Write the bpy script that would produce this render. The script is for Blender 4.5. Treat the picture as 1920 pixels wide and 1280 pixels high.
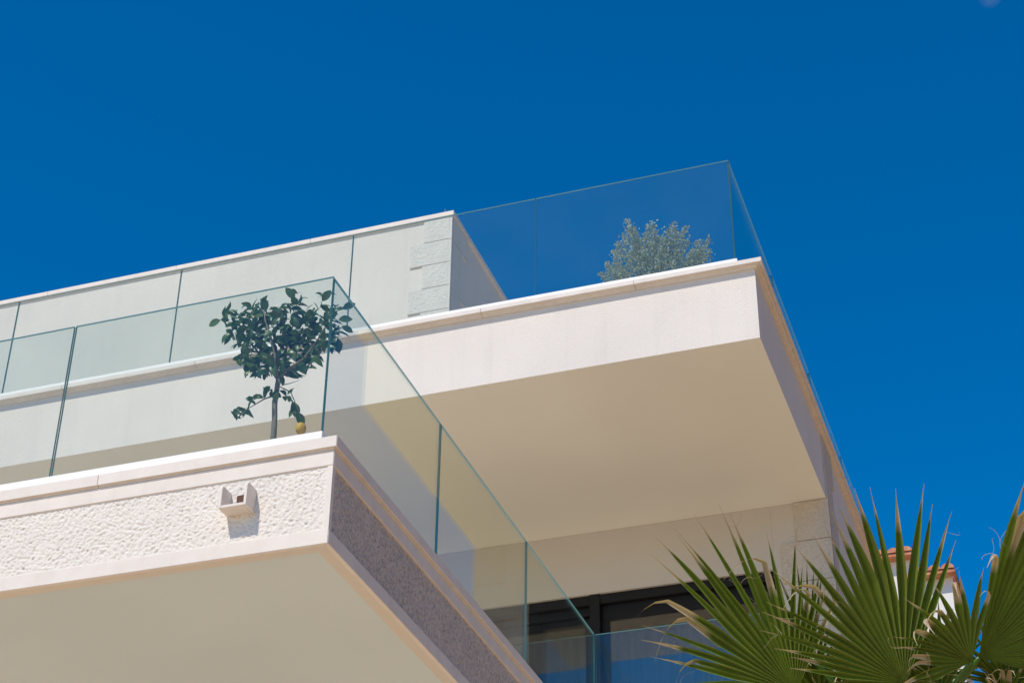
import bpy, bmesh, math, random
from mathutils import Vector, Matrix, noise
random.seed(7)
SC = bpy.context.scene
COL = SC.collection
for o in list(bpy.data.objects): bpy.data.objects.remove(o)

# ------------------------------------------------------------------ camera
EYE = Vector((0, 0, 1.6))
FPX = 3399.9                      # focal length in pixels of a 1920 px wide picture
YAW, PITCH, ROLL = 0.3356, 0.5776, 0.013
fwd = Vector((-math.sin(YAW) * math.cos(PITCH), math.cos(YAW) * math.cos(PITCH), math.sin(PITCH)))
rgt0 = Vector((math.cos(YAW), math.sin(YAW), 0)); up0 = rgt0.cross(fwd)
RGT = math.cos(ROLL) * rgt0 + math.sin(ROLL) * up0
UPV = -math.sin(ROLL) * rgt0 + math.cos(ROLL) * up0
cd = bpy.data.cameras.new('camera'); cam = bpy.data.objects.new('camera', cd); COL.objects.link(cam)
m = Matrix((RGT, UPV, -fwd)).transposed().to_4x4(); m.translation = EYE
cam.matrix_world = m
cd.sensor_width = 36; cd.lens = FPX / 1920 * 36; cd.clip_end = 3000; cd.clip_start = 0.05
SC.camera = cam

# ------------------------------------------------------------------ sky and sun
SUN = Vector((-0.187, -0.612, 0.768)).normalized()
w = bpy.data.worlds.new('World'); SC.world = w; w.use_nodes = True
nt = w.node_tree; nt.nodes.clear()
sky = nt.nodes.new('ShaderNodeTexSky'); sky.sky_type = 'NISHITA'; sky.sun_disc = False
sky.sun_elevation = math.asin(SUN.z); sky.sun_rotation = math.atan2(SUN.x, SUN.y)
sky.altitude = 300; sky.air_density = 1.0; sky.dust_density = 0.1; sky.ozone_density = 4.0
tint = nt.nodes.new('ShaderNodeHueSaturation'); tint.inputs['Saturation'].default_value = 1.46
bg = nt.nodes.new('ShaderNodeBackground'); bg.inputs['Strength'].default_value = 0.142
wo = nt.nodes.new('ShaderNodeOutputWorld')
nt.links.new(sky.outputs[0], tint.inputs['Color']); nt.links.new(tint.outputs[0], bg.inputs[0])
tc = nt.nodes.new('ShaderNodeTexCoord'); dt = nt.nodes.new('ShaderNodeVectorMath'); dt.operation = 'DISTANCE'
dt.inputs[1].default_value = (((1856 - 960) / FPX) * RGT - ((-6 - 640) / FPX) * UPV + fwd).normalized()
cn = nt.nodes.new('ShaderNodeTexNoise'); cn.inputs['Scale'].default_value = 320; cn.inputs['Detail'].default_value = 5
nt.links.new(tc.outputs['Generated'], dt.inputs[0]); nt.links.new(tc.outputs['Generated'], cn.inputs['Vector'])
cm = nt.nodes.new('ShaderNodeMapRange'); cm.inputs[1].default_value = .0065; cm.inputs[2].default_value = .0; cm.inputs[4].default_value = .16; nt.links.new(dt.outputs['Value'], cm.inputs[0])
cq = nt.nodes.new('ShaderNodeMath'); cq.operation = 'MULTIPLY'; nt.links.new(cm.outputs[0], cq.inputs[0]); nt.links.new(cn.outputs[0], cq.inputs[1])
cx = nt.nodes.new('ShaderNodeMix'); cx.data_type = 'RGBA'; cx.inputs['B'].default_value = (5, 5, 5.5, 1)
nt.links.new(cq.outputs[0], cx.inputs['Factor']); nt.links.new(tint.outputs[0], cx.inputs['A']); nt.links.new(cx.outputs['Result'], bg.inputs[0]); nt.links.new(bg.outputs[0], wo.inputs[0])
ld = bpy.data.lights.new('sun', 'SUN'); ld.energy = 3.4; ld.angle = math.radians(0.53); ld.color = (1.0, 0.915, 0.79)
sun = bpy.data.objects.new('sun', ld); COL.objects.link(sun)
sun.rotation_euler = SUN.to_track_quat('Z', 'Y').to_euler(); sun.location = (-10, -30, 40)

SC.view_settings.view_transform = 'Standard'; SC.view_settings.look = 'None'
SC.view_settings.exposure = 0.0; SC.view_settings.gamma = 1.0; SC.view_settings.use_curve_mapping = False
cy = SC.cycles
cy.use_denoising = True
cy.max_bounces = 14; cy.diffuse_bounces = 5; cy.glossy_bounces = 6; cy.transparent_max_bounces = 40; cy.transmission_bounces = 8
cy.sample_clamp_indirect = 6; cy.caustics_reflective = False; cy.caustics_refractive = False

# ------------------------------------------------------------------ helpers
def ray(u, v): return ((u - 960) / FPX) * RGT - ((v - 640) / FPX) * UPV + fwd
def on_y(u, v, y):
    d = ray(u, v); return EYE + d * ((y - EYE.y) / d.y)
def at_dist(u, v, dist): return EYE + ray(u, v).normalized() * dist

class MB:
    def __init__(s): s.v = []; s.f = []; s.m = []
    def face(s, idx, mat=0): s.f.append(idx); s.m.append(mat)
    def poly(s, pts, mat=0):
        i = len(s.v); s.v += [Vector(p) for p in pts]; s.face(list(range(i, i + len(pts))), mat)
    def box(s, x0, x1, y0, y1, z0, z1, mat=0, sides=None):
        i = len(s.v)
        s.v += [Vector(p) for p in ((x0,y0,z0),(x1,y0,z0),(x1,y1,z0),(x0,y1,z0),(x0,y0,z1),(x1,y0,z1),(x1,y1,z1),(x0,y1,z1))]
        for k, q in enumerate(((0,3,2,1),(4,5,6,7),(0,1,5,4),(1,2,6,5),(2,3,7,6),(3,0,4,7))):
            s.face([i + a for a in q], (sides or {}).get(k, mat))
    def tube(s, pts, rad, n=8, mat=0, cap=True):
        rings = []
        for k, p in enumerate(pts):
            p = Vector(p); a = Vector(pts[max(k-1, 0)]); b = Vector(pts[min(k+1, len(pts)-1)])
            t = (b - a).normalized(); q = t.orthogonal().normalized() if k == 0 else (s._q - t * s._q.dot(t)).normalized()
            s._q = q; r = t.cross(q); R = rad[k] if isinstance(rad, (list, tuple)) else rad
            i = len(s.v); s.v += [p + (q * math.cos(2*math.pi*j/n) + r * math.sin(2*math.pi*j/n)) * R for j in range(n)]
            rings.append(i)
        for a, b in zip(rings, rings[1:]):
            for j in range(n): s.face([a+j, a+(j+1) % n, b+(j+1) % n, b+j], mat)
        if cap:
            s.face([rings[0]+j for j in range(n)][::-1], mat); s.face([rings[-1]+j for j in range(n)], mat)
    def build(s, name, mats, parent=None, bevel=0, smooth=False, org=None):
        o_ = org if org is not None else Vector((0, 0, 0))
        me = bpy.data.meshes.new(name); me.from_pydata([p - o_ for p in s.v], [], s.f)
        mats = mats if isinstance(mats, (list, tuple)) else [mats]
        for mt in mats: me.materials.append(mt)
        me.polygons.foreach_set('material_index', s.m)
        if smooth: me.polygons.foreach_set('use_smooth', [True] * len(s.f))
        if bevel:
            bm = bmesh.new(); bm.from_mesh(me); bmesh.ops.remove_doubles(bm, verts=bm.verts, dist=1e-5)
            bmesh.ops.recalc_face_normals(bm, faces=bm.faces)
            bmesh.ops.bevel(bm, geom=bm.edges[:], offset=bevel, segments=1, affect='EDGES', clamp_overlap=True)
            bm.to_mesh(me); bm.free()
        me.update()
        ob = bpy.data.objects.new(name, me); COL.objects.link(ob)
        if org is not None: ob.location = o_
        if parent is not None: attach(ob, parent)
        return ob
def attach(ob, parent):
    ob.parent = parent
    t = Vector((0, 0, 0)); p = parent
    while p is not None: t += p.location; p = p.parent
    ob.location = ob.location - t
def thing(name, label, cat, loc=(0, 0, 0), group=None):
    e = bpy.data.objects.new(name, None); COL.objects.link(e); e.location = loc; e.empty_display_size = .2
    return tag(e, label, cat, group)
def tag(o, label=None, cat=None, group=None, kind=None):
    if label: o['label'] = label
    if cat: o['category'] = cat
    if group: o['group'] = group
    if kind: o['kind'] = kind
    return o

# ------------------------------------------------------------------ materials
def mat(name, base, rough=.8, var=.06, vscale=2.0, bump=0, bscale=120, bdist=.004, spec=.3, col2=None, c2scale=6, c2amt=.5, streak=0, metallic=0, detail=4):
    mt = bpy.data.materials.new(name); mt.use_nodes = True; N = mt.node_tree.nodes; Lk = mt.node_tree.links.new
    b = N['Principled BSDF']; b.inputs['Roughness'].default_value = rough; b.inputs['Specular IOR Level'].default_value = spec
    b.inputs['Metallic'].default_value = metallic
    g = N.new('ShaderNodeNewGeometry')
    n1 = N.new('ShaderNodeTexNoise'); n1.inputs['Scale'].default_value = vscale; n1.inputs['Detail'].default_value = 6
    Lk(g.outputs['Position'], n1.inputs['Vector'])
    mr = N.new('ShaderNodeMapRange'); mr.inputs[1].default_value = .3; mr.inputs[2].default_value = .7
    mr.inputs[3].default_value = 1 - var; mr.inputs[4].default_value = 1 + var
    Lk(n1.outputs[0], mr.inputs[0])
    src = None
    rgb = N.new('ShaderNodeRGB'); rgb.outputs[0].default_value = (*base, 1); src = rgb.outputs[0]
    if col2:
        n2 = N.new('ShaderNodeTexNoise'); n2.inputs['Scale'].default_value = c2scale; n2.inputs['Detail'].default_value = 5; n2.inputs['Roughness'].default_value = .65
        Lk(g.outputs['Position'], n2.inputs['Vector'])
        m2 = N.new('ShaderNodeMapRange'); m2.inputs[1].default_value = .45; m2.inputs[2].default_value = .72; m2.inputs[4].default_value = c2amt
        Lk(n2.outputs[0], m2.inputs[0])
        mx = N.new('ShaderNodeMix'); mx.data_type = 'RGBA'; mx.inputs['B'].default_value = (*col2, 1)
        Lk(m2.outputs[0], mx.inputs['Factor']); Lk(src, mx.inputs['A']); src = mx.outputs['Result']
    if streak:
        mp = N.new('ShaderNodeMapping'); mp.inputs['Scale'].default_value = (14, 14, .7); Lk(g.outputs['Position'], mp.inputs[0])
        n3 = N.new('ShaderNodeTexNoise'); n3.inputs['Scale'].default_value = 1; n3.inputs['Detail'].default_value = 5; Lk(mp.outputs[0], n3.inputs['Vector'])
        m3 = N.new('ShaderNodeMapRange'); m3.inputs[1].default_value = .5; m3.inputs[2].default_value = .8; m3.inputs[3].default_value = 1; m3.inputs[4].default_value = 1 - streak
        Lk(n3.outputs[0], m3.inputs[0])
        mm = N.new('ShaderNodeMath'); mm.operation = 'MULTIPLY'; Lk(mr.outputs[0], mm.inputs[0]); Lk(m3.outputs[0], mm.inputs[1]); vout = mm.outputs[0]
    else: vout = mr.outputs[0]
    sc = N.new('ShaderNodeVectorMath'); sc.operation = 'SCALE'; Lk(src, sc.inputs[0]); Lk(vout, sc.inputs['Scale'])
    Lk(sc.outputs[0], b.inputs['Base Color'])
    if bump:
        nb = N.new('ShaderNodeTexNoise'); nb.inputs['Scale'].default_value = bscale; nb.inputs['Detail'].default_value = detail; nb.inputs['Roughness'].default_value = .6
        Lk(g.outputs['Position'], nb.inputs['Vector'])
        bp = N.new('ShaderNodeBump'); bp.inputs['Strength'].default_value = bump; bp.inputs['Distance'].default_value = bdist
        Lk(nb.outputs[0], bp.inputs['Height']); Lk(bp.outputs[0], b.inputs['Normal'])
    return mt
M = {}
M['plaster'] = mat('plaster', (.81, .745, .68), .9, .045, 1.1, bump=.75, bscale=75, bdist=.007, streak=.045)
M['soffit'] = mat('soffit', (.87, .86, .79), .9, .04, .5, bump=.25, bscale=90, bdist=.003)
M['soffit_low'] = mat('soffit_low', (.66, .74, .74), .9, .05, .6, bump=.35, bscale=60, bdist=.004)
M['limestone'] = mat('limestone', (.81, .74, .67), .75, .04, 5, bump=.2, bscale=60, bdist=.003, col2=(.70, .62, .53), c2scale=9, c2amt=.35, streak=.05)
M['white_stone'] = mat('white_stone', (.90, .88, .855), .6, .02, 4, bump=.1, bscale=60)
M['ochre_stone'] = mat('ochre_stone', (.74, .69, .60), .8, .07, 7, bump=.25, bscale=50, col2=(.64, .54, .42), c2scale=7, c2amt=.5)
M['rough_stone'] = mat('rough_stone', (.82, .765, .70), .9, .03, 6, bump=.5, bscale=110, bdist=.006, col2=(.72, .66, .58), c2scale=30, c2amt=.3)
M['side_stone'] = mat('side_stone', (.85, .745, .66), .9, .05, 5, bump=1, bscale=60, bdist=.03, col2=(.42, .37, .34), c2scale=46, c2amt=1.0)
M['quoin'] = mat('quoin', (.80, .755, .70), .9, .04, 5, bump=.8, bscale=85, bdist=.01, col2=(.64, .58, .50), c2scale=45, c2amt=.4)
M['shaded_quoin'] = mat('shaded_quoin', (.66, .59, .50), .9, .06, 5, bump=.9, bscale=80, bdist=.012, col2=(.50, .43, .35), c2scale=40, c2amt=.6)  # quoin stone darkened: the rear corner's shade is put into its colour
M['frame'] = mat('black_frame', (.010, .010, .011), .5, .1, 8, spec=.25)
M['room'] = mat('room_wall', (.30, .27, .24), .9, .05)
M['terrace'] = mat('terrace_tile', (.76, .63, .47), .7, .06, 3, bump=.1)
M['ground'] = mat('ground_paving', (.80, .60, .40), .9, .12, .35, col2=(.68, .54, .38), c2scale=.8, c2amt=.5, bump=.3, bscale=8)
M['shaded_rear_plaster'] = mat('shaded_rear_plaster', (.62, .58, .53), .9, .03, 1.2, bump=.4, bscale=70, bdist=.004)  # darker plaster copy, carries the shade of the rear wall in its colour
M['blocker_hill'] = mat('blocker_hill_scrub', (.20, .155, .09), .95, .2, .1, col2=(.12, .13, .05), c2scale=.25, c2amt=.6)
M['bounce_earth'] = mat('bounce_patch_earth', (.52, .30, .14), .95, .2, 1.5, col2=(.40, .25, .12), c2scale=2, c2amt=.6)
M['hole'] = mat('pipe_inside', (.12, .065, .045), .8)
M['metal'] = mat('steel', (.55, .55, .55), .35, .05, metallic=1)
M['bark'] = mat('bark', (.24, .20, .15), .9, .15, 30, bump=.6, bscale=60, col2=(.38, .35, .27), c2scale=25, c2amt=.7)
M['palm_bark'] = mat('palm_bark', (.20, .135, .085), .9, .2, 20, bump=.8, bscale=30, bdist=.02)
M['terracotta'] = mat('terracotta', (.55, .20, .10), .8, .15, 8, col2=(.62, .40, .28), c2scale=12, c2amt=.7)
M['pot'] = mat('pot', (.42, .20, .12), .8, .08, 6)
M['house_wall'] = mat('house_wall', (.80, .77, .72), .9, .04, 1.5, bump=.2)
M['dry'] = mat('dry_leaf', (.48, .34, .20), .7, .2, 25, col2=(.60, .50, .36), c2scale=18, c2amt=.7)

def glass_mat(name, tint, boost=1.0, rough=0.0, dust=.006):
    mt = bpy.data.materials.new(name); mt.use_nodes = True; N = mt.node_tree.nodes; Lk = mt.node_tree.links.new
    N.remove(N['Principled BSDF']); out = N['Material Output']
    g = N.new('ShaderNodeNewGeometry')
    ior = N.new('ShaderNodeMapRange'); ior.inputs[3].default_value = 1.52; ior.inputs[4].default_value = 1 / 1.52; Lk(g.outputs['Backfacing'], ior.inputs[0])
    fr = N.new('ShaderNodeFresnel'); Lk(ior.outputs[0], fr.inputs['IOR'])
    mu = N.new('ShaderNodeMath'); mu.operation = 'MULTIPLY'; mu.use_clamp = True; mu.inputs[1].default_value = boost; Lk(fr.outputs[0], mu.inputs[0])
    t = N.new('ShaderNodeBsdfTransparent'); t.inputs[0].default_value = (*tint, 1)
    gl = N.new('ShaderNodeBsdfGlossy'); gl.inputs['Roughness'].default_value = rough; gl.inputs['Color'].default_value = (1, 1, 1, 1)
    df = N.new('ShaderNodeBsdfDiffuse'); df.inputs[0].default_value = (.8, .8, .8, 1)      # thin film of dust
    nz = N.new('ShaderNodeTexNoise'); nz.inputs['Scale'].default_value = 2.2; nz.inputs['Detail'].default_value = 5; Lk(g.outputs['Position'], nz.inputs['Vector'])
    dm = N.new('ShaderNodeMapRange'); dm.inputs[1].default_value = .3; dm.inputs[2].default_value = .7; dm.inputs[3].default_value = dust * .6; dm.inputs[4].default_value = dust * 1.4; Lk(nz.outputs[0], dm.inputs[0])
    md = N.new('ShaderNodeMixShader'); Lk(dm.outputs[0], md.inputs[0]); Lk(t.outputs[0], md.inputs[1]); Lk(df.outputs[0], md.inputs[2])
    mx = N.new('ShaderNodeMixShader'); Lk(mu.outputs[0], mx.inputs[0]); Lk(md.outputs[0], mx.inputs[1]); Lk(gl.outputs[0], mx.inputs[2]); Lk(mx.outputs[0], out.inputs['Surface'])
    return mt
M['glass'] = glass_mat('balustrade_glass', (.930, .957, .918), .88)
M['window_glass'] = glass_mat('window_glass', (.62, .64, .64), 2.2)
def edge_mat():
    mt = bpy.data.materials.new('glass_edge'); mt.use_nodes = True; N = mt.node_tree.nodes; Lk = mt.node_tree.links.new
    b = N['Principled BSDF']; b.inputs['Base Color'].default_value = (.022, .14, .17, 1); b.inputs['Roughness'].default_value = .12
    t = N.new('ShaderNodeBsdfTranslucent'); t.inputs[0].default_value = (.24, .50, .52, 1)
    mx = N.new('ShaderNodeMixShader'); mx.inputs[0].default_value = .35
    Lk(b.outputs[0], mx.inputs[1]); Lk(t.outputs[0], mx.inputs[2]); Lk(mx.outputs[0], N['Material Output'].inputs['Surface'])
    return mt
M['glass_edge'] = edge_mat()
def leaf_mat(name, c1, c2, trans, tc, tip=None, rough=.4, spec=.5):
    mt = bpy.data.materials.new(name); mt.use_nodes = True; N = mt.node_tree.nodes; Lk = mt.node_tree.links.new
    b = N['Principled BSDF']; b.inputs['Roughness'].default_value = rough; b.inputs['Specular IOR Level'].default_value = spec
    oi = N.new('ShaderNodeObjectInfo'); g = N.new('ShaderNodeNewGeometry')
    n = N.new('ShaderNodeTexNoise'); n.inputs['Scale'].default_value = 14; n.inputs['Detail'].default_value = 4; Lk(g.outputs['Position'], n.inputs['Vector'])
    ad = N.new('ShaderNodeMath'); ad.operation = 'ADD'; Lk(oi.outputs['Random'], ad.inputs[0]); Lk(n.outputs[0], ad.inputs[1])
    mr = N.new('ShaderNodeMapRange'); mr.inputs[1].default_value = .4; mr.inputs[2].default_value = 1.4; Lk(ad.outputs[0], mr.inputs[0])
    mx = N.new('ShaderNodeMix'); mx.data_type = 'RGBA'; mx.inputs['A'].default_value = (*c1, 1); mx.inputs['B'].default_value = (*c2, 1); Lk(mr.outputs[0], mx.inputs['Factor'])
    src = mx.outputs['Result']
    if tip:
        at = N.new('ShaderNodeAttribute'); at.attribute_name = 'leafpos'; sp = N.new('ShaderNodeSeparateColor'); Lk(at.outputs['Color'], sp.inputs[0])
        # pale midrib and margins
        e = N.new('ShaderNodeMapRange'); e.inputs[1].default_value = .80; e.inputs[2].default_value = 1.0; e.inputs[4].default_value = .55; Lk(sp.outputs[1], e.inputs[0])
        m1 = N.new('ShaderNodeMix'); m1.data_type = 'RGBA'; m1.inputs['B'].default_value = (.26, .27, .05, 1); Lk(e.outputs[0], m1.inputs['Factor']); Lk(src, m1.inputs['A'])
        n2 = N.new('ShaderNodeTexNoise'); n2.inputs['Scale'].default_value = 9; Lk(g.outputs['Position'], n2.inputs['Vector'])
        a2 = N.new('ShaderNodeMath'); a2.operation = 'MULTIPLY_ADD'; a2.inputs[1].default_value = .16; Lk(n2.outputs[0], a2.inputs[0]); Lk(sp.outputs[0], a2.inputs[2])
        a3 = N.new('ShaderNodeMath'); a3.operation = 'ADD'; Lk(a2.outputs[0], a3.inputs[0]); Lk(sp.outputs[2], a3.inputs[1])
        cr = N.new('ShaderNodeValToRGB'); cr.color_ramp.elements[0].position = .93; cr.color_ramp.elements[0].color = (0, 0, 0, 1); cr.color_ramp.elements[1].position = 1.0
        Lk(a3.outputs[0], cr.inputs[0])
        m2 = N.new('ShaderNodeMix'); m2.data_type = 'RGBA'; m2.inputs['B'].default_value = (*tip, 1); Lk(cr.outputs[0], m2.inputs['Factor']); Lk(m1.outputs['Result'], m2.inputs['A'])
        src = m2.outputs['Result']
    Lk(src, b.inputs['Base Color'])
    t = N.new('ShaderNodeBsdfTranslucent')
    vm = N.new('ShaderNodeVectorMath'); vm.operation = 'MULTIPLY'; vm.inputs[1].default_value = tc; Lk(src, vm.inputs[0]); Lk(vm.outputs[0], t.inputs[0])   # light coming through the blade is yellower
    ms = N.new('ShaderNodeMixShader'); ms.inputs[0].default_value = trans
    Lk(b.outputs[0], ms.inputs[1]); Lk(t.outputs[0], ms.inputs[2]); Lk(ms.outputs[0], N['Material Output'].inputs['Surface'])
    return mt
M['palm'] = leaf_mat('palm_leaf', (.018, .064, .006), (.080, .180, .012), .11, (1.6, 1.9, .7), tip=(.55, .43, .29), rough=.30, spec=.5)
M['lemon_leaf'] = leaf_mat('lemon_leaf', (.038, .090, .026), (.10, .17, .042), .22, (1.3, 1.6, .8), rough=.35)
M['silver_leaf'] = leaf_mat('silver_leaf', (.42, .48, .40), (.64, .68, .58), .25, (1, 1, .9), rough=.8, spec=.2)
M['lemon'] = mat('lemon_skin', (.80, .45, .04), .45, .08, 40, bump=.3, bscale=250, bdist=.002)
M['curtain'] = mat('curtain_cloth', (.62, .60, .52), .95, .04, 6)

# ------------------------------------------------------------------ key dimensions
A = Vector((-3.906, 8.156, 6.125))         # lower slab: front right corner at soffit height
B = Vector((-2.258, 12.891, 10.091))       # upper slab: front right corner at soffit height
YW = B.y + 3.04                            # rear facade of the storey under the upper slab
YI = A.y + .177 + 5.658 - .177             # where the lower terrace steps out to the right
XL = -15.0                                 # how far the building goes on to the left
YE = 25.0

g = MB(); g.poly([(-900, -900, 0), (900, -900, 0), (900, 900, 0), (-900, 900, 0)])
tag(g.build('ground', M['ground']), kind='structure')
g = MB(); g.poly([(.6, 2.5, .004), (60, 2.5, .004), (60, 60, .004), (.6, 60, .004)]); tag(g.build('bounce_patch', M['bounce_earth']), kind='structure')  # unseen ground sheet added to dim and warm the bounce on the side faces
# unseen hill added to block the low sky and warm the shaded faces
hl = MB(); NA, NR = 72, 10
for i in range(NA + 1):
    az = math.radians(-65 + 190 * i / NA)                  # from the right rear of the viewer round to behind the villa
    edge = min(1, min(i, NA - i) / 14); edge = edge * edge * (3 - 2 * edge)
    for j in range(NR + 1):
        rr = 42 + 26 * j; k = j / NR
        hgt = edge * rr * math.tan(math.radians(18.5)) * min(1, k * 3.2) * (1 + .10 * noise.noise(Vector((az * 6, k * 4, 2)))) - .4
        hl.v.append(Vector((math.cos(az) * rr, math.sin(az) * rr + 6, max(hgt, -.4))))
for i in range(NA):
    for j in range(NR):
        a = i * (NR + 1) + j; hl.face([a, a + 1, a + NR + 2, a + NR + 1])
tag(hl.build('sky_blocking_hill', M['blocker_hill'], smooth=True), kind='structure')

def strip_run(profile, p0, p1, axis, mitre0, mitre1, cx, cy):
    """extrude a profile [(outward, z)] from p0 to p1 along axis 'x' (faces -y) or 'y' (faces +x)"""
    mb = MB(); n = len(profile); ids = []
    for s, mi in ((p0, mitre0), (p1, mitre1)):
        i = len(mb.v)
        for d, z in profile:
            if axis == 'x': mb.v.append(Vector((s + mi * d, cy - d, z)))
            else: mb.v.append(Vector((cx + d, s + mi * d, z)))
        ids.append(i)
    for j in range(n):
        mb.face([ids[0] + j, ids[0] + (j + 1) % n, ids[1] + (j + 1) % n, ids[1] + j])
    mb.face([ids[0] + j for j in range(n)]); mb.face([ids[1] + j for j in range(n)][::-1])
    return mb
def runs(joints, gap=.003): return [(a + gap / 2, b - gap / 2) for a, b in zip(joints, joints[1:])]
def coping(parent, profile, corner, xs, ys, material, name='coping_stone', bevel=.004):
    # xs: joints along the front, ending at the corner; ys: joints along the side starting at the corner
    k = runs(xs)
    for i, (a, b) in enumerate(k):
        last = i == len(k) - 1
        strip_run(profile, a, corner.x - .001 if last else b, 'x', 0, 1 if last else 0, corner.x, corner.y).build(name, material, parent, bevel=bevel)
    k = runs(ys)
    for i, (a, b) in enumerate(k):
        strip_run(profile, corner.y + .001 if i == 0 else a, b, 'y', -1 if i == 0 else 0, 0, corner.x, corner.y).build(name, material, parent, bevel=bevel)
def rough_panel(o, U, V, Nn, lu, lv, step, amp, fr, seed):
    nu, nv = max(2, int(lu / step)), max(2, int(lv / step)); mb = MB()
    for j in range(nv + 1):
        for i in range(nu + 1):
            a, b = lu * i / nu, lv * j / nv
            edge = min(a, lu - a, b, lv - b); k = min(1, edge / .02)
            q = Vector((a * fr, b * fr * 1.25 + a * fr * .25, seed))
            h1 = noise.noise(q); h2 = noise.noise(q * 2.1 + Vector((7, 3, 1))); h3 = noise.noise(q * 4.3)
            h = .45 * h1 + .55 * h2 + .35 * h3 - 1.1 * max(0, h2 - .25) - .8 * max(0, -h1 - .3)
            mb.v.append(o + U * a + V * b + Nn * (amp * h * k))
    for j in range(nv):
        for i in range(nu):
            a = j * (nu + 1) + i; mb.face([a, a + 1, a + nu + 2, a + nu + 1])
    return mb
EX, EY, EZ = Vector((1, 0, 0)), Vector((0, 1, 0)), Vector((0, 0, 1))

# ------------------------------------------------------------------ the villa
villa = thing('villa', 'modern cream villa with two cantilevered terraces and stone quoins', 'building', (B.x - 4, 18, 0))
# --- lower terrace slab
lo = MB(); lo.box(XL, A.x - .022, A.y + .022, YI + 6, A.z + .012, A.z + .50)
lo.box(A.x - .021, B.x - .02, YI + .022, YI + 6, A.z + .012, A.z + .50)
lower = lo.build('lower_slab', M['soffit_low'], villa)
t = MB(); t.box(XL, A.x - .30, A.y + .30, YW, A.z + .504, A.z + .512); t.box(A.x - .299, B.x - .3, YI + .30, YW, A.z + .504, A.z + .512)
t.build('terrace_floor', M['terrace'], lower)
# drip border of paler ochre stone round the soffit
t = MB()
t.poly([(XL, A.y + .004, A.z - .0), (A.x - .004, A.y + .004, A.z), (A.x - .10, A.y + .10, A.z), (XL, A.y + .10, A.z)])
t.poly([(A.x - .004, A.y + .004, A.z), (A.x - .004, YI, A.z), (A.x - .10, YI, A.z), (A.x - .10, A.y + .10, A.z)])
t.poly([(XL, A.y + .10, A.z), (A.x - .10, A.y + .10, A.z), (A.x - .10, A.y + .10, A.z + .013), (XL, A.y + .10, A.z + .013)])
t.poly([(A.x - .10, A.y + .10, A.z), (A.x - .10, YI, A.z), (A.x - .10, YI, A.z + .013), (A.x - .10, A.y + .10, A.z + .013)])
t.build('soffit_border', M['ochre_stone'], lower)
bandlo = [(0, A.z - .006), (0, A.z + .084), (-.03, A.z + .084), (-.03, A.z - .006)]
bandhi = [(0, A.z + .487), (0, A.z + .586), (-.20, A.z + .586), (-.20, A.z + .487)]
JX = [XL, A.x - 6.9, A.x - 5.1, A.x - 3.3, A.x - 1.52, A.x]
JY = [A.y, A.y + 1.9, A.y + 3.75, YI + .02]
for prof, nm in ((bandlo, 'lower_band_stone'), (bandhi, 'upper_band_stone')):
    coping(lower, prof, A, [XL, A.x - 4.6, A.x - 2.3, A.x], JY, M['limestone'], nm, .003)
capl = [(.021, A.z + .594), (.021, A.z + .666), (-.42, A.z + .674), (-.42, A.z + .587), (.004, A.z + .587), (.004, A.z + .600), (.011, A.z + .600), (.011, A.z + .594)]
coping(lower, capl, A, JX, JY, M['limestone'], bevel=.0025)
# smooth margin beside the corner and the hammered stone panels
t = MB(); t.box(A.x - .036, A.x - .0035, A.y + .0035, A.y + .04, A.z + .084, A.z + .487); t.build('corner_margin', M['limestone'], lower)
p = rough_panel(Vector((A.x - 4.0, A.y + .009, A.z + .080)), EX, EZ, -EY, 3.966, .411, .0056, .012, 47, 3)
p.build('hammered_panel', M['rough_stone'], lower, smooth=True)
p = rough_panel(Vector((XL, A.y + .009, A.z + .080)), EX, EZ, -EY, A.x - 4.0 - XL, .411, .03, .008, 22, 5)
p.build('hammered_panel', M['rough_stone'], lower, smooth=True)
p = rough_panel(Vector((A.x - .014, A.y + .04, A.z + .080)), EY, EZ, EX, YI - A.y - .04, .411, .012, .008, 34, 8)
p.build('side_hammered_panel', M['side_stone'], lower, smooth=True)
# scupper: open U-shaped spout
sx0, sx1, sy0, sy1, sz0, sz1 = A.x - .648, A.x - .474, A.y - .106, A.y + .02, A.z + .257, A.z + .405
t = MB()
def side_plate(mb, xa, xb):
    prof = [(sy0, sz0), (sy0, sz1 - .022), (sy0 + .004, sz1 - .010), (sy0 + .014, sz1 - .002), (sy0 + .024, sz1), (sy1, sz1), (sy1, sz0)]
    i = len(mb.v)
    for x in (xa, xb): mb.v += [Vector((x, y, z)) for y, z in prof]
    n = len(prof)
    mb.face([i + j for j in range(n)]); mb.face([i + n + j for j in range(n)][::-1])
    for j in range(n): mb.face([i + j, i + (j + 1) % n, i + n + (j + 1) % n, i + n + j])
side_plate(t, sx0, sx0 + .017); side_plate(t, sx1 - .017, sx1)
t.box(sx0 + .017, sx1 - .017, sy0 + .0015, sy1, sz0, sz0 + .018)
sc = t.build('scupper', M['limestone'], villa, bevel=.002)
cxm = (sx0 + sx1) / 2
t = MB(); t.box(cxm - .022, sx1 - .0185, A.y - .016, A.y + .004, sz0 + .0195, sz0 + .116); t.build('outlet', M['hole'], sc)

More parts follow.
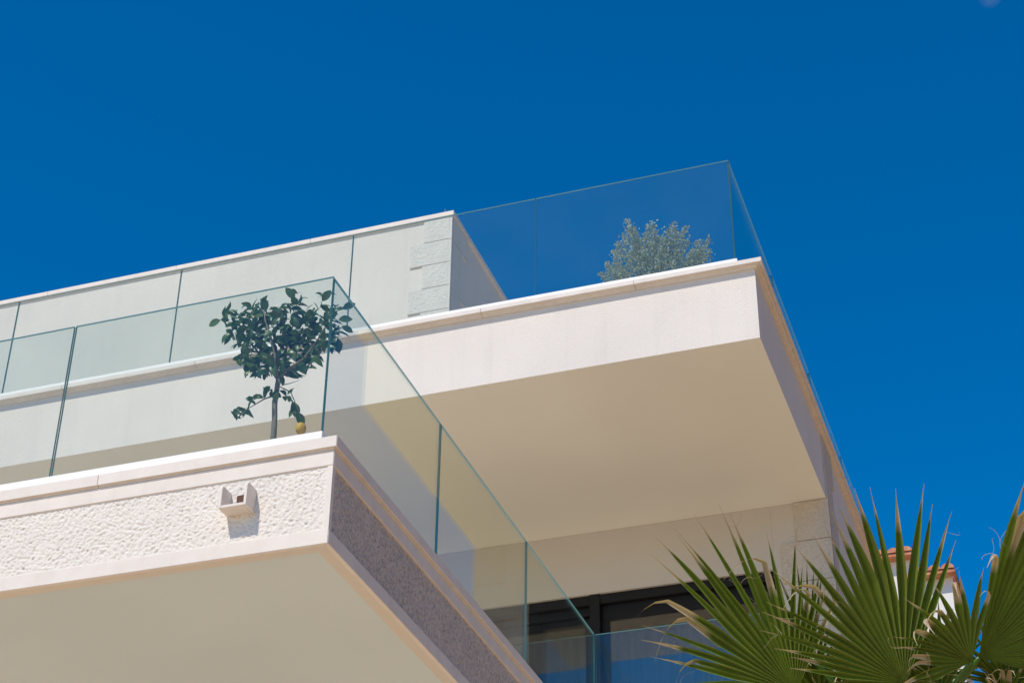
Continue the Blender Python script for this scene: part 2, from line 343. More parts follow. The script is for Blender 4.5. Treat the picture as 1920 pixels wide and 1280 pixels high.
# --- upper slab
u = MB(); u.box(XL, B.x, B.y, YW - .002, B.z, B.z + .714, sides={0: 1}); u.box(XL, B.x, YW + .262, YE, B.z - .0, B.z + .714, sides={0: 1})
u.box(XL, B.x, YW - .0015, YW + .2615, B.z + .001, B.z + .714)
upper = u.build('upper_slab', [M['plaster'], M['soffit']], villa)
capu = [(.075, B.z + .735), (.075, B.z + .782), (-.45, B.z + .790), (-.45, B.z + .715), (.028, B.z + .715), (.028, B.z + .733), (.046, B.z + .733), (.046, B.z + .742), (.054, B.z + .742), (.054, B.z + .735)]
UX = [XL] + [B.x - 2.52 - 1.447 * k for k in range(6, -1, -1)] + [B.x - 1.074, B.x]
UY = [B.y + k * 1.42 for k in range(0, 9)]
coping(upper, capu, B, UX, UY, M['limestone'], bevel=.003)
t = MB(); t.box(XL, B.x - .3, B.y + .3, YE, B.z + .716, B.z + .722); t.build('roof_terrace_floor', M['terrace'], upper)

# --- rear facade with the glazed doors
FZ = A.z + .512; WT = B.z - .685; WR = B.x - .563; WL = B.x - 6.3
r = MB()
r.box(WL, WR, YW, YW + .26, WT, B.z - .001); r.box(WR + .001, B.x - .002, YW, YW + .26, A.z, B.z - .001); r.box(XL, WL - .001, YW, YW + .26, A.z, B.z - .001)
rear = r.build('rear_wall', M['shaded_rear_plaster'], villa)
s = MB(); s.box(B.x - .26, B.x - .001, YW + .2605, YE, 0, B.z - .001); s.box(XL, B.x - .2605, YW + 6, YW + 6.2, 0, B.z - .001)
side = s.build('side_wall', M['plaster'], villa)
s = MB(); s.box(XL, B.x - .3, YI + .5, YI + .76, 0, A.z + .010); s.build('ground_floor_wall', M['plaster'], villa)
s = MB(); s.box(XL, B.x - .27, YW + .2605, YW + 5.9, FZ - .02, FZ - .004); s.box(XL, B.x - .27, YW + 5.6, YW + 5.9, FZ, B.z - .002); s.box(B.x - 6.6, B.x - 6.4, YW + .262, YW + 5.5, FZ, B.z - .002)
s.build('room_shell', M['room'], villa)
# quoin stones wrap the right corner of the facade and of the top storey wall
def quoin_mesh(wx, wy, h):
    """corner block: origin at the corner's bottom, face -y width wx, face +x width wy"""
    mb = MB(); mb.box(-wx, 0, 0, wy, 0, h)
    p1 = rough_panel(Vector((-wx + .004, -.002, .004)), EX, EZ, -EY, wx - .04, h - .008, .012, .007, 30, wx * 90)
    i = len(mb.v); mb.v += p1.v; [mb.face([a + i for a in f]) for f in p1.f]
    p2 = rough_panel(Vector((.002, .035, .004)), EY, EZ, EX, wy - .04, h - .008, .014, .007, 30, wx * 50 + 9)
    i = len(mb.v); mb.v += p2.v; [mb.face([a + i for a in f]) for f in p2.f]
    me = bpy.data.meshes.new('quoin_stone'); me.from_pydata(mb.v, [], mb.f); me.materials.append(M['quoin']); me.update(); return me
def quoins(parent, cx, cyy, ztop, h, count, wn, ww, material, first_narrow=True):
    q1, q2 = quoin_mesh(wn, ww, h - .006), quoin_mesh(ww, wn, h - .006)
    for q_ in (q1, q2): q_.materials.clear(); q_.materials.append(material)
    for k in range(count):
        me = q1 if (k % 2 == 0) == first_narrow else q2
        ob = bpy.data.objects.new('quoin_stone', me); COL.objects.link(ob)
        ob.location = (cx, cyy, ztop - (k + 1) * h + .003); attach(ob, parent)
quoins(rear, B.x + .018, YW - .020, B.z - .004, .428, 8, .345, .50, M['shaded_quoin'])
# the blocks above the soffit line show on the side face only
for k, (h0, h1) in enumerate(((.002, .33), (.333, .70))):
    t = MB(); t.box(B.x - .05, B.x + .016, YW - .02 + .0, YW + (.50 if k else .36), B.z + h0, B.z + h1); t.build('quoin_stone', M['shaded_quoin'], side, bevel=.004)
# glazed sliding doors
wm = MB()
fy = YW + .03
wm.box(WL, WR, fy, fy + .10, WT - .10, WT - .001)
wm.box(WL, WL + .08, fy + .001, fy + .099, FZ, WT - .1005); wm.box(WR - .08, WR, fy + .001, fy + .099, FZ, WT - .1005)
window = wm.build('sliding_door', M['frame'], villa, bevel=.003)
t = MB(); t.box(WL, WR, fy + .06, fy + .16, WT - .19, WT - .1012); t.build('track', M['frame'], window)
t = MB(); t.box(B.x - 2.448, B.x - 2.342, fy - .02, fy + .13, FZ, WT - .002); t.build('mullion', M['frame'], window, bevel=.004)
t = MB(); t.box(B.x - 4.42, B.x - 4.33, fy + .01, fy + .16, FZ, WT - .1015); t.build('mullion', M['frame'], window, bevel=.004)
def sash(x0, x1, y, top):
    t = MB(); th = .045
    t.box(x0, x1, y, y + th, top - .085, top); t.box(x0, x1, y, y + th, FZ + .02, FZ + .12)
    t.box(x0, x0 + .08, y + .001, y + th - .001, FZ + .121, top - .0855); t.box(x1 - .08, x1, y + .001, y + th - .001, FZ + .121, top - .0855)
    s_ = t.build('sash', M['frame'], window, bevel=.003)
    t = MB(); t.box(x0 + .081, x1 - .081, y + .012, y + .032, FZ + .1215, top - .0865); t.build('pane', M['window_glass'], s_)
sash(B.x - 2.341, WR - .081, fy + .055, WT - .185)
sash(B.x - 4.329, B.x - 2.449, fy + .105, WT - .195)
sash(WL + .081, B.x - 4.421, fy + .055, WT - .185)

# --- top storey wall set back on the upper terrace
Yp = B.y + 2.515; Xp = B.x - 3.862; Zp = B.z + 3.99; Zf = B.z + .722
pt = MB(); pt.box(XL, Xp, Yp, Yp + 3.2, Zf, Zp)
pent = pt.build('top_storey_wall', M['plaster'], villa)
pc = Vector((Xp, Yp, 0))
capp = [(.035, Zp + .001), (.035, Zp + .062), (-.35, Zp + .066), (-.35, Zp + .001)]
coping(pent, capp, pc, [XL] + [Xp - 1.75 * k for k in (4, 3, 2, 1, 0)], [Yp, Yp + 1.6, Yp + 3.2], M['limestone'], bevel=.003)
quoins(pent, Xp + .014, Yp - .016, Zp - .001, .316, 10, .345, .50, M['quoin'])
t = MB(); rp = Vector((Xp - .13, Yp + .12, Zp + .06)); t.tube([rp, rp + Vector((0, 0, .16))], .008, 6); t.build('lightning_rod', M['metal'], pent)

# ------------------------------------------------------------------ glass balustrades
def pane(parent, p0, p1, z0, z1, th):
    """vertical pane from p0 to p1 (axis aligned)"""
    mb = MB()
    if abs(p0[0] - p1[0]) > abs(p0[1] - p1[1]):
        mb.box(p0[0], p1[0], p0[1], p0[1] + th, z0, z1, mat=1, sides={2: 0, 4: 0})
    else:
        mb.box(p0[0] - th, p0[0], p0[1], p1[1], z0, z1, mat=1, sides={3: 0, 5: 0})
    return mb.build('glass_panel', [M['glass'], M['glass_edge']], parent)
TH = .0165
# lower
GX, GY, GT = A.x - .178, A.y + .178, A.z + 1.945
bl = thing('glass_balustrade', 'frameless glass balustrade round the lower terrace in front of the lemon tree', 'balustrade', (GX, GY, A.z + .67))
kz0, kz1 = A.z + .660, A.z + .833
k = MB(); k.box(XL, GX + .010, GY - .010, GY + .085, kz0, kz1); k.build('base_kerb', M['white_stone'], bl, bevel=.003)
k = MB(); k.box(GX - .085, GX + .010, GY + .086, YI + .263, kz0, kz1 - .03); k.build('base_kerb', M['white_stone'], bl, bevel=.003)
k = MB(); k.box(GX + .011, B.x - .30, YI + .168, YI + .262, kz0, kz1 - .03); k.build('base_kerb', M['white_stone'], bl, bevel=.003)
g0 = kz0 + .05
pane(bl, (GX - 1.815, GY), (GX, GY), g0, GT, TH)
x = GX - 1.829
while x > XL + 1: pane(bl, (x - 1.886, GY), (x, GY), g0, GT, TH); x -= 1.9
ysid = [GY + TH + .006, GY + 1.897, GY + 3.798, GY + 5.652]
for a, b in zip(ysid, ysid[1:]): pane(bl, (GX, a + .004), (GX, b - .004), g0, GT, TH)
pane(bl, (GX + .004, GY + 5.658), (GX + 0.98, GY + 5.658), g0, GT, TH); pane(bl, (GX + .99, GY + 5.658), (B.x - .35, GY + 5.658), g0, GT, TH)
# upper
HX, HY, HT = B.x - .206, B.y + .206, B.z + 2.14
bu = thing('glass_balustrade', 'frameless glass balustrade along the edge of the upper terrace by the silvery shrub', 'balustrade', (HX, HY, B.z + .78))
kz0, kz1 = B.z + .770, B.z + .990
k = MB(); k.box(XL, HX + .024, HY - .036, HY + .075, kz0, kz1); k.build('base_kerb', M['white_stone'], bu, bevel=.003)
k = MB(); k.box(HX - .075, HX + .024, HY + .076, YE, kz0, kz1 - .05); k.build('base_kerb', M['white_stone'], bu, bevel=.003)
x = HX
while x > XL + 1: pane(bu, (x - 1.882, HY), (x, HY), kz0 + .05, HT, TH); x -= 1.89
y = HY + TH + .008
while y < YE - 2: pane(bu, (HX, y), (HX, y + 1.93), kz0 + .05, HT, TH); y += 1.95

# ------------------------------------------------------------------ curtains behind the doors
def curtain(x0, x1, y, label):
    mb = MB(); n = int((x1 - x0) / .012); z0, z1 = FZ + .02, WT - .22
    for i in range(n + 1):
        x = x0 + (x1 - x0) * i / n; ph = x * 52
        d = .035 * math.sin(ph) + .012 * math.sin(ph * .37 + 1)
        mb.v += [Vector((x, y + d, z0)), Vector((x, y + d * .8, z1))]
    for i in range(n): mb.face([2*i, 2*i+2, 2*i+3, 2*i+1])
    org = Vector(((x0 + x1) / 2, y, FZ + .02)); o = mb.build('curtain', M['curtain'], smooth=True, org=org)
    md = o.modifiers.new('thick', 'SOLIDIFY'); md.thickness = .003
    tag(o, label, 'curtain', 'curtains behind the glazed doors')
curtain(B.x - 3.02, B.x - 2.40, YW + .36, 'pale pleated curtain behind the glass left of the black mullion')
curtain(B.x - 2.30, B.x - .75, YW + .42, 'beige curtain behind the wide pane right of the black mullion')

# ------------------------------------------------------------------ lemon tree
TY = GY + .42
def tp(u_, v_, dy=0): return on_y(u_, v_, TY + dy)
base = tp(513, 822); base.z = FZ
tree = thing('lemon_tree', 'small potted lemon tree with dark glossy leaves behind the corner glass', 'tree', base)
t = MB(); n = 20; pr = [(.11, 0), (.15, .20), (.165, .20), (.165, .24), (.14, .24), (.13, .19), (0.0, .19)]
for r_, z_ in pr: t.v += [base + Vector((r_ * math.cos(2*math.pi*j/n), r_ * math.sin(2*math.pi*j/n), z_ + .001)) for j in range(n)]
for k in range(len(pr) - 1):
    for j in range(n): t.face([k*n+j, k*n+(j+1) % n, (k+1)*n+(j+1) % n, (k+1)*n+j])
t.face(list(range(n))[::-1]); t.build('pot', M['pot'], tree)
fork = tp(522, 712)
t = MB(); t.tube([base + Vector((0, 0, .18)), tp(513, 815), tp(515, 785), tp(515, 755), tp(519, 730), fork], [.024, .020, .018, .018, .017, .017], 10); t.build('trunk', M['bark'], tree, smooth=True)
BR = [
 ([fork, tp(505, 690, .03), tp(480, 655, .06), tp(450, 620, .08), tp(420, 596, .05)], .011),
 ([fork, tp(518, 680, -.02), tp(510, 640, -.06), tp(497, 600, -.08), tp(494, 572, -.05)], .012),
 ([fork, tp(530, 680, .05), tp(540, 640, .12), tp(552, 600, .14), tp(558, 560, .12)], .012),
 ([fork, tp(540, 692, -.04), tp(570, 672, -.08), tp(600, 630, -.06), tp(622, 590, -.02)], .012),
 ([tp(540, 692, -.04), tp(575, 680, .06), tp(610, 650, .14), tp(636, 620, .16)], .008),
 ([tp(517, 740), tp(495, 748, -.03), tp(475, 760, -.04), tp(448, 776, -.04)], .006),
 ([tp(520, 722), tp(545, 735, -.03), tp(558, 765, -.04), tp(565, 790, -.04)], .005),
 ([tp(528, 722), tp(545, 718, .02), tp(562, 712, .02)], .004),
]
for pts, r_ in BR:
    t = MB(); t.tube(pts, [r_ * (1 - .75 * i / (len(pts) - 1)) for i in range(len(pts))], 7); t.build('branch', M['bark'], tree, smooth=True)
def leaf_mesh(L, W, curl, fold):
    mb = MB(); n = 7
    prof = [0, .55, .88, 1, .92, .62, .05]
    for i in range(n):
        s = i / (n - 1); x = L * s; z = -curl * L * s * s; wv = W / 2 * prof[i]
        mb.v += [Vector((x, -wv, z + fold * wv)), Vector((x, 0, z)), Vector((x, wv, z + fold * wv))]
    for i in range(n - 1):
        a = 3 * i; mb.face([a, a+3, a+4, a+1]); mb.face([a+1, a+4, a+5, a+2])
    me = bpy.data.meshes.new('leaf'); me.from_pydata(mb.v, [], mb.f); me.materials.append(M['lemon_leaf'])
    me.polygons.foreach_set('use_smooth', [True] * len(mb.f)); me.update(); return me
LM = [leaf_mesh(.090, .052, .25, .25), leaf_mesh(.098, .056, .45, .35), leaf_mesh(.076, .047, .15, .2), leaf_mesh(.090, .050, .7, .4)]
def put_leaf(pos, d, nrm, sc, me=None):
    x_ = d.normalized(); z_ = (nrm - x_ * nrm.dot(x_)).normalized(); y_ = z_.cross(x_)
    ob = bpy.data.objects.new('leaf', me or random.choice(LM)); COL.objects.link(ob); ob.parent = tree
    mm = Matrix((x_ * sc, y_ * sc, z_ * sc)).transposed().to_4x4(); mm.translation = pos - tree.location; ob.matrix_local = mm
POLY = [(408,588),(428,572),(470,572),(497,562),(520,578),(545,560),(560,552),(600,560),(616,556),(640,575),(644,640),(632,655),(600,650),(585,690),(560,700),(535,706),(505,700),(480,702),(462,694),(440,682),(446,655),(428,622)]
def inside(x, y, P):
    c = False; j = len(P) - 1
    for i in range(len(P)):
        if (P[i][1] > y) != (P[j][1] > y) and x < (P[j][0] - P[i][0]) * (y - P[i][1]) / (P[j][1] - P[i][1]) + P[i][0]: c = not c
        j = i
    return c
cc = tp(525, 690)
rl = random.Random(11); cnt = 0
while cnt < 238:
    px, py = rl.uniform(400, 652), rl.uniform(545, 712)
    if not inside(px, py, POLY): continue
    if cnt % 2 and noise.noise(Vector((px * .03, py * .03, 4))) < -.28: continue
    dy = rl.gauss(0, .10); pos = tp(px, py, dy)
    out = (pos - cc).normalized()
    d = (out * .6 + Vector((rl.uniform(-1, 1), rl.uniform(-1, .4), rl.uniform(-1.0, .3)))).normalized()
    nr = Vector((rl.gauss(-.1, .7), rl.gauss(-.6, .8), .6)).normalized()
    put_leaf(pos - d * .04, d, nr, rl.uniform(.68, .98)); cnt += 1
for (px, py, n_, sp) in ((450, 775, 14, 16), (475, 748, 9, 12), (508, 735, 8, 12), (540, 738, 7, 12), (553, 770, 3, 6), (497, 562, 3, 4), (556, 548, 2, 3), (612, 552, 4, 5)):
    for _ in range(n_):
        pos = tp(px + rl.uniform(-sp, sp), py + rl.uniform(-sp * .7, sp * .7), rl.uniform(-.08, .05))
        d = Vector((rl.uniform(-1, 1), rl.uniform(-1, 1), rl.uniform(-.8, .5) if py > 700 else rl.uniform(.6, 1.2))).normalized()
        put_leaf(pos - d * .03, d, Vector((rl.gauss(0, .6), rl.gauss(-.4, .6), 1)), rl.uniform(.55, .85) if py > 700 else rl.uniform(.7, 1))
for (px, py, ang, s_) in ((497, 585, 95, 1.1), (552, 562, 120, 1.1), (604, 565, 55, 1.0), (548, 752, -70, 1.2), (556, 772, -60, 1.1), (414, 600, 200, 1), (630, 632, -75, 1.15), (640, 612, -20, .9), (634, 600, 10, 1), (642, 580, 30, 1)):
    d = RGT * math.cos(math.radians(ang)) + UPV * math.sin(math.radians(ang))
    put_leaf(tp(px, py, -.05), d, -fwd + Vector((.2, 0, .5)), s_, LM[0])
inner = MB(); k = 0
while k < 400:                                                # small leaves crowded in the heart of the crown
    px, py = rl.uniform(430, 630), rl.uniform(575, 705)
    if not inside(px, py, POLY): continue
    if ((px - 527) / 116) ** 2 + ((py - 632) / 78) ** 2 > 1: continue
    k += 1; pos = tp(px, py, rl.gauss(.02, .08)); d = Vector((rl.uniform(-1, 1), rl.uniform(-1, 1), rl.uniform(-1, .4))).normalized()
    nr = Vector((rl.gauss(0, .6), rl.gauss(-.4, .6), .8)); y_ = nr.cross(d).normalized(); z_ = d.cross(y_); me = rl.choice(LM); sc_ = rl.uniform(.55, .9); j = len(inner.v)
    inner.v += [pos + (d * v.co.x + y_ * v.co.y + z_ * v.co.z) * sc_ for v in me.vertices]
    for pl in me.polygons: inner.face([j + a for a in pl.vertices])
tag(inner.build('inner_foliage', M['lemon_leaf'], tree, smooth=True), kind='stuff')
lc = tp(564, 803, -.04); t = MB(); nu, nv = 18, 12
for j in range(nv + 1):
    a = math.pi * j / nv; zz = -math.cos(a); rr = math.sin(a) ** .9
    zz = zz * .040 - (.008 if j == 0 else 0) + (.004 if j == nv else 0)
    t.v += [lc + Vector((.034 * rr * math.cos(2*math.pi*i/nu), .034 * rr * math.sin(2*math.pi*i/nu), zz)) for i in range(nu)]
for j in range(nv):
    for i in range(nu): t.face([j*nu+i, j*nu+(i+1) % nu, (j+1)*nu+(i+1) % nu, (j+1)*nu+i])
t.build('lemon', M['lemon'], tree, smooth=True)['label'] = 'single ripe yellow lemon'

# ------------------------------------------------------------------ silvery shrub on the upper terrace
SY = HY + .42
def sp_(u_, v_, dy=0): return on_y(u_, v_, SY + dy)
sb = sp_(1235, 520); sb.z = Zf
shrub = thing('shrub', 'silvery grey bushy shrub behind the upper glass near the corner', 'shrub', sb)
t = MB()
for r_, z_ in [(.20, 0), (.26, .26), (.24, .26), (.24, .22), (0, .22)]: t.v += [sb + Vector((r_ * 1.4 * math.cos(2*math.pi*j/16), r_ * math.sin(2*math.pi*j/16), z_ + .001)) for j in range(16)]
for k in range(4):
    for j in range(16): t.face([k*16+j, k*16+(j+1) % 16, (k+1)*16+(j+1) % 16, (k+1)*16+j])
t.face(list(range(16))[::-1]); t.build('pot', M['pot'], shrub)
STEMS = [(1126,514,-.05),(1136,494,.1),(1142,505,-.1),(1150,470,.1),(1158,455,-.05),(1175,412,0),(1168,440,.1),(1182,425,-.1),(1190,428,.05),(1196,450,.1),(1208,440,-.1),(1214,424,.05),(1222,416,0),(1228,430,-.1),(1236,445,.1),(1246,445,0),(1252,428,-.08),(1262,418,.05),(1268,430,0),(1275,440,.1),(1285,424,-.02),(1288,450,.1),(1300,470,-.1),(1310,450,.05),(1318,462,0),(1330,447,.03),(1332,470,-.05),(1155,495,.1),(1205,470,-.18),(1240,470,-.2),(1270,470,-.2),(1180,470,-.2),(1225,460,.2),(1320,480,.1),(1295,490,-.1),(1160,500,-.15)]
ts = MB(); tf = MB(); rs = random.Random(5); cen = sp_(1232, 560); cen.z = Zf + .2
for (px, py, dy) in STEMS:
    tip = sp_(px, py, dy); mid = cen.lerp(tip, .5) + Vector(((tip.x - cen.x) * .12, dy * .1, .02)); st = cen + Vector(((tip.x - cen.x) * .25, dy * .4, 0))
    pts = [st, mid, cen.lerp(tip, .8) + Vector(((tip.x - cen.x) * .05, 0, 0)), tip]
    ts.tube(pts, [.006, .004, .003, .0015], 5)
    nl = 230
    for i in range(nl):
        s = .22 + .78 * (i / nl); seg = s * 3; k = min(2, int(seg)); p = pts[k].lerp(pts[k+1], seg - k)
        spread = .056 * max(0, 1 - s) ** .8 + .009 * (1 + .7 * math.sin(i * .35))
        p = p + Vector((rs.gauss(0, spread), rs.gauss(0, spread), rs.gauss(0, spread * .7)))
        d = Vector((rs.gauss(0, 1), rs.gauss(0, 1), rs.gauss(.5, .8))).normalized(); q = d.orthogonal().normalized()
        q = (q * math.cos(rs.random() * 6.28) + d.cross(q) * math.sin(rs.random() * 6.28)).normalized(); L = rs.uniform(.018, .032); W = L * .36
        tf.poly([p, p + d * L * .5 + q * W, p + d * L, p + d * L * .5 - q * W])
ts.build('stem', M['bark'], shrub); fo = tf.build('foliage', M['silver_leaf'], shrub); fo['kind'] = 'stuff'

# ------------------------------------------------------------------ fan palm in the foreground
PD = 7.0
crown = at_dist(1690, 1470, PD + .25)
palm = thing('fan_palm', 'green fan palm with dry leaf tips standing in front of the terrace', 'palm tree', (crown.x, crown.y, 0))
t = MB(); n = 14; H = crown.z - .02
for k in range(25):
    z_ = H * k / 24; r_ = .15 + .05 * math.exp(-z_ * 2) + (.02 if k % 2 else 0) + (.05 if k > 20 else 0)
    t.v += [Vector((crown.x + r_ * math.cos(2*math.pi*(j + .5 * (k % 2))/n) * (1 + .08 * math.sin(j * 5 + k)), crown.y + r_ * math.sin(2*math.pi*(j + .5 * (k % 2))/n), z_)) for j in range(n)]
for k in range(24):
    for j in range(n): t.face([k*n+j, k*n+(j+1) % n, (k+1)*n+(j+1) % n, (k+1)*n+j])
t.face([24*n + j for j in range(n)]); t.build('trunk', M['palm_bark'], palm)

def leaflet(hub, U, V, Nn, ang, L, dang, rng, split=.5, wmax=.045, cup=.10, droop=.03, bend=None, dry=0.0, jit=0.0):
    """one pleated finger of a fan leaf, as mesh"""
    d = U * math.cos(ang) + V * math.sin(ang); s = -U * math.sin(ang) + V * math.cos(ang)
    mb = MB(); cols = []; n = 15
    ws = min(L * split * math.tan(dang / 2), wmax)
    pos = hub; prev = 0; dirv = d.copy()
    for i in range(n + 1):
        t_ = i / n
        step = (t_ - prev) * L; prev = t_
        if bend and t_ > bend[0]: dirv = (dirv + bend[1] * .8).normalized()
        pos = pos + dirv * step
        P = pos + s * (jit * L * max(0, t_ - split * .9)) + Nn * (cup * L * t_ * t_ * .6) + Vector((0, 0, -droop * L * t_ ** 3))
        if t_ < split: wv = max(.0015, min(L * t_ * math.tan(dang / 2), wmax) if t_ < .92 * split else ws)
        else:
            q = (t_ - split) / (1 - split); wv = ws * max(.05, (1 - (q / .93) ** 1.5) if q < .93 else 0)
        f = .72; ov = 1.05 if t_ < split else 1.0
        mb.v += [P - s * wv * ov + Nn * wv * f, P - Nn * wv * f, P + s * wv * ov + Nn * wv * f]
        cols += [(t_, 1, dry, 1), (t_, .93, dry, 1), (t_, 1, dry, 1)]
    for i in range(n):
        a = 3 * i; mb.face([a, a+3, a+4, a+1]); mb.face([a+1, a+4, a+5, a+2])
    return mb, cols
def frond(hub, ctrl, count, tilt_u=0.0, tilt_v=0.0, seed=1, split=.5, cup=.10, dryness=0.0, droop=.04, petiole_to=None, bends=.12, wmax=.045):
    """ctrl: [(angle in degrees, length in metres)] control points of the leaf's outline"""
    rng = random.Random(seed)
    U = (RGT + fwd * tilt_u).normalized(); V = (UPV + fwd * tilt_v); V = (V - U * V.dot(U)).normalized(); Nn = U.cross(V)
    mbp = MB(); end = petiole_to if petiole_to is not None else crown
    midp = hub.lerp(end, .5) + Vector((0, 0, .05))
    mbp.tube([end, midp, hub.lerp(midp, .15), hub], [.022, .015, .012, .007], 7)
    fr = mbp.build('frond', M['palm'], palm, smooth=True)
    tips = []; ctrl = sorted(ctrl); a0, a1 = ctrl[0][0], ctrl[-1][0]
    dA = math.radians((a1 - a0) / (count - 1))
    for i in range(count):
        a = a0 + (a1 - a0) * i / (count - 1)
        for (p0, l0), (p1, l1) in zip(ctrl, ctrl[1:]):
            if p0 <= a <= p1 + 1e-6: L = l0 + (l1 - l0) * (a - p0) / max(1e-6, p1 - p0)
        L *= rng.uniform(.93, 1.05); an = math.radians(a); jit = rng.uniform(-.9, .9) * dA
        bend = None
        if rng.random() < bends: bend = (rng.uniform(.68, .85), (Vector((rng.uniform(-1, 1), rng.uniform(-.5, .3), -1.0)).normalized()))
        mb, cols = leaflet(hub, U, V, Nn, an, L, dA, rng, split * rng.uniform(.82, 1.12), wmax, cup + rng.uniform(-.03, .03), droop + rng.uniform(-.02, .05), bend, dryness + rng.choice([0, 0, .02, .05, .10]) + (.22 if bend else 0), jit)
        tips.append((mb.v[3 * 13 + 1].copy(), mb.v[3 * 9 + 2].copy())); ob = mb.build('leaflet', M['palm'], fr)
        ca = ob.data.color_attributes.new('leafpos', 'FLOAT_COLOR', 'POINT'); ca.data.foreach_set('color', [c for col in cols for c in col])
    # pale threads curling off the tips
    tb = MB()
    for _ in range(int(count * .6)):
        p = rng.choice(rng.choice(tips)); pts = [p]; dv = Vector((rng.uniform(-1, 1), rng.uniform(-1, 1), rng.uniform(-.4, 1))).normalized()
        ax = Vector((rng.uniform(-1, 1), rng.uniform(-1, 1), rng.uniform(-1, 1))).normalized()
        for k in range(9): dv = (Matrix.Rotation(rng.uniform(.1, .6), 3, ax) @ dv); pts.append(pts[-1] + dv * .011)
        tb.tube(pts, .0006, 3, cap=False)
    tb.build('fibre', M['dry'], fr)['kind'] = 'stuff'
    return fr
def ctrl_from(hub_px, tips, dist):
    out = []
    for (x, y) in tips:
        dx, dy = x - hub_px[0], hub_px[1] - y
        out.append(((math.degrees(math.atan2(dy, dx)) + 90) % 360 - 90, math.hypot(dx, dy) / FPX * dist * 1.0))
    return out
# middle fan
hC = (1697, 1280); C_t = [(1812, 1010), (1801, 983), (1789, 957), (1766, 939), (1743, 920), (1706, 914), (1673, 910), (1642, 914), (1595, 940), (1540, 997), (1512, 1020), (1485, 1054), (1455, 1084), (1440, 1117), (1429, 1161), (1439, 1185), (1470, 1225), (1490, 1258), (1510, 1290)]
frond(at_dist(*hC, PD - .1), ctrl_from(hC, C_t, PD - .1), 22, .10, .20, 3, .52, .04, 0.0, .03, bends=.10)
# left fan
hL = (1492, 1296); L_t = [(1580, 1080), (1530, 1030), (1478, 1000), (1440, 965), (1395, 955), (1352, 949), (1300, 959), (1273, 973), (1233, 1009), (1190, 1075), (1195, 1105), (1211, 1157), (1225, 1210), (1243, 1252), (1270, 1285)]
frond(at_dist(*hL, PD + .06), ctrl_from(hL, L_t, PD + .06), 23, -.10, .16, 9, .45, .05, .02, .05, bends=.25)
# small young fan between them, behind
hM = (1520, 1230); M_t = [(1560, 1040), (1520, 1035), (1496, 1042), (1473, 1034), (1453, 1040), (1420, 1070), (1400, 1120)]
frond(at_dist(*hM, PD + .25), ctrl_from(hM, M_t, PD + .25), 9, .1, .2, 21, .3, .06, .03, .03, bends=.1, wmax=.014)
# small ragged fan on the right
hR = (1822, 1240); R_t = [(1862, 1060), (1835, 1055), (1800, 1055), (1760, 1068), (1725, 1095), (1695, 1140), (1680, 1190), (1672, 1235), (1690, 1285)]
frond(at_dist(*hR, PD - .2), ctrl_from(hR, R_t, PD - .2), 15, .1, .1, 31, .5, .08, .03, .06, bends=.5)
# tall fan at the right edge
hS = (1836, 1232); S_t = [(2120, 1290), (2150, 1220), (2140, 1120), (2090, 1010), (2020, 930), (1950, 890), (1912, 890), (1888, 910), (1872, 955)]
frond(at_dist(*hS, PD - .05), ctrl_from(hS, S_t, PD - .05), 26, -.15, -.12, 41, .66, .05, .02, .03, bends=.15)
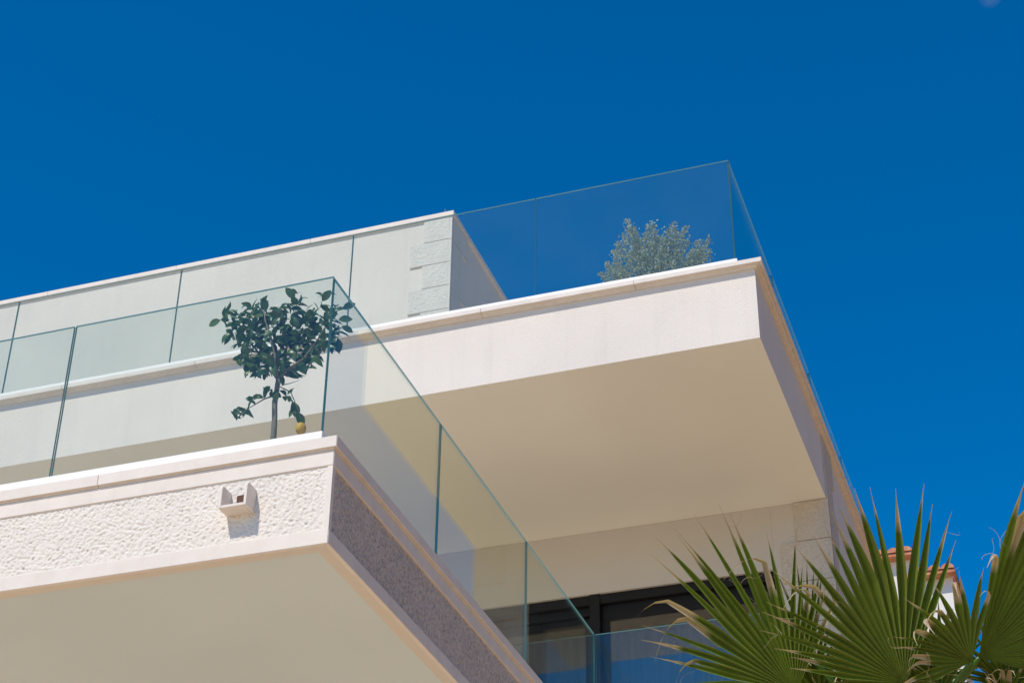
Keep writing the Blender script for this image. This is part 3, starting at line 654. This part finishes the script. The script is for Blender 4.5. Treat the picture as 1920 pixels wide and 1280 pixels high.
# lower, older and dry fans
for (hx, hy, sd, a0, a1, L, dr, dd) in ((1760, 1310, 51, 20, 200, .20, .04, .25), (1880, 1330, 52, -20, 150, .22, .10, .25), (1545, 1330, 53, 50, 200, .30, .0, .3), (1765, 1275, 59, 40, 160, .36, .0, .25), (1890, 1290, 60, 20, 160, .34, .02, .3), (1640, 1330, 61, 40, 160, .34, .0, .3), (1735, 1300, 62, 30, 150, .40, .03, .45), (1520, 1320, 63, 60, 130, .42, .02, .4), (1370, 1450, 54, 80, 210, .44, 0, .2), (1800, 1430, 55, 60, 200, .36, .3, .3), (1950, 1500, 56, -80, 120, .6, 0, .2), (1560, 1560, 57, 120, 330, .6, 0, -.3), (1750, 1650, 58, 200, 350, .6, .5, -.4)):
    hub = at_dist(hx, hy, PD + dd)
    frond(hub, [(a0, L * .8), ((a0 + a1) / 2, L), (a1, L * .8)], 15, .2, .1, sd, .5, .10, dr, .08, bends=.25)

# ------------------------------------------------------------------ neighbouring house with tiled roof
def house():
    e0 = on_y(1706, 1034, 26.8); e1 = on_y(1784, 1066, 26.0)
    hs = thing('neighbour_house', 'cream house with orange roof tiles seen between the palm leaves', 'house', (e0.x - 3, 29, 0))
    def vol(xa, xb, ya, yb, zt):
        t = MB(); t.box(xa, xb, ya, yb, 0, zt); wl = t.build('wall', M['house_wall'], hs)
        t = MB(); nx = int((xb - xa + .1) / .2)
        for i in range(nx):                                    # barrel tiles running back from the eave
            cx_ = xb + .06 - (i + .5) * .2
            pts = []
            for (y_, z_) in ((ya - .22, zt + .02), (yb + .05, zt + .02 + (yb - ya) * .08)):
                for k in range(7):
                    a = math.pi * k / 6; pts.append(Vector((cx_ + .1 * math.cos(a), y_, z_ + .085 * math.sin(a))))
            j = len(t.v); t.v += pts
            for k in range(6): t.face([j+k, j+k+1, j+7+k+1, j+7+k])
            t.face([j + k for k in range(7)])
        t.box(xa - .05, xb + .06, ya - .2, yb + .05, zt - .04, zt + .015)
        t.build('roof', M['terracotta'], hs)
        for zz in (zt - 2.4, zt - 5.2, zt - 8.0):
            for k in range(2):
                x_ = xb - 1.6 - k * 2.4
                if x_ - .5 < xa: continue
                t = MB(); t.box(x_ - .55, x_ + .55, ya - .05, ya + .05, zz - .7, zz + .7); wd = t.build('window', M['white_stone'], hs)
                t = MB(); t.box(x_ - .45, x_ + .45, ya - .056, ya - .045, zz - .6, zz + .6); t.build('pane', M['frame'], wd)
    vol(e0.x - 6, e0.x, 26.8, 28.6, e0.z - .1); vol(e0.x + .02, e1.x, 26.0, 27.4, e1.z - .1)
house()
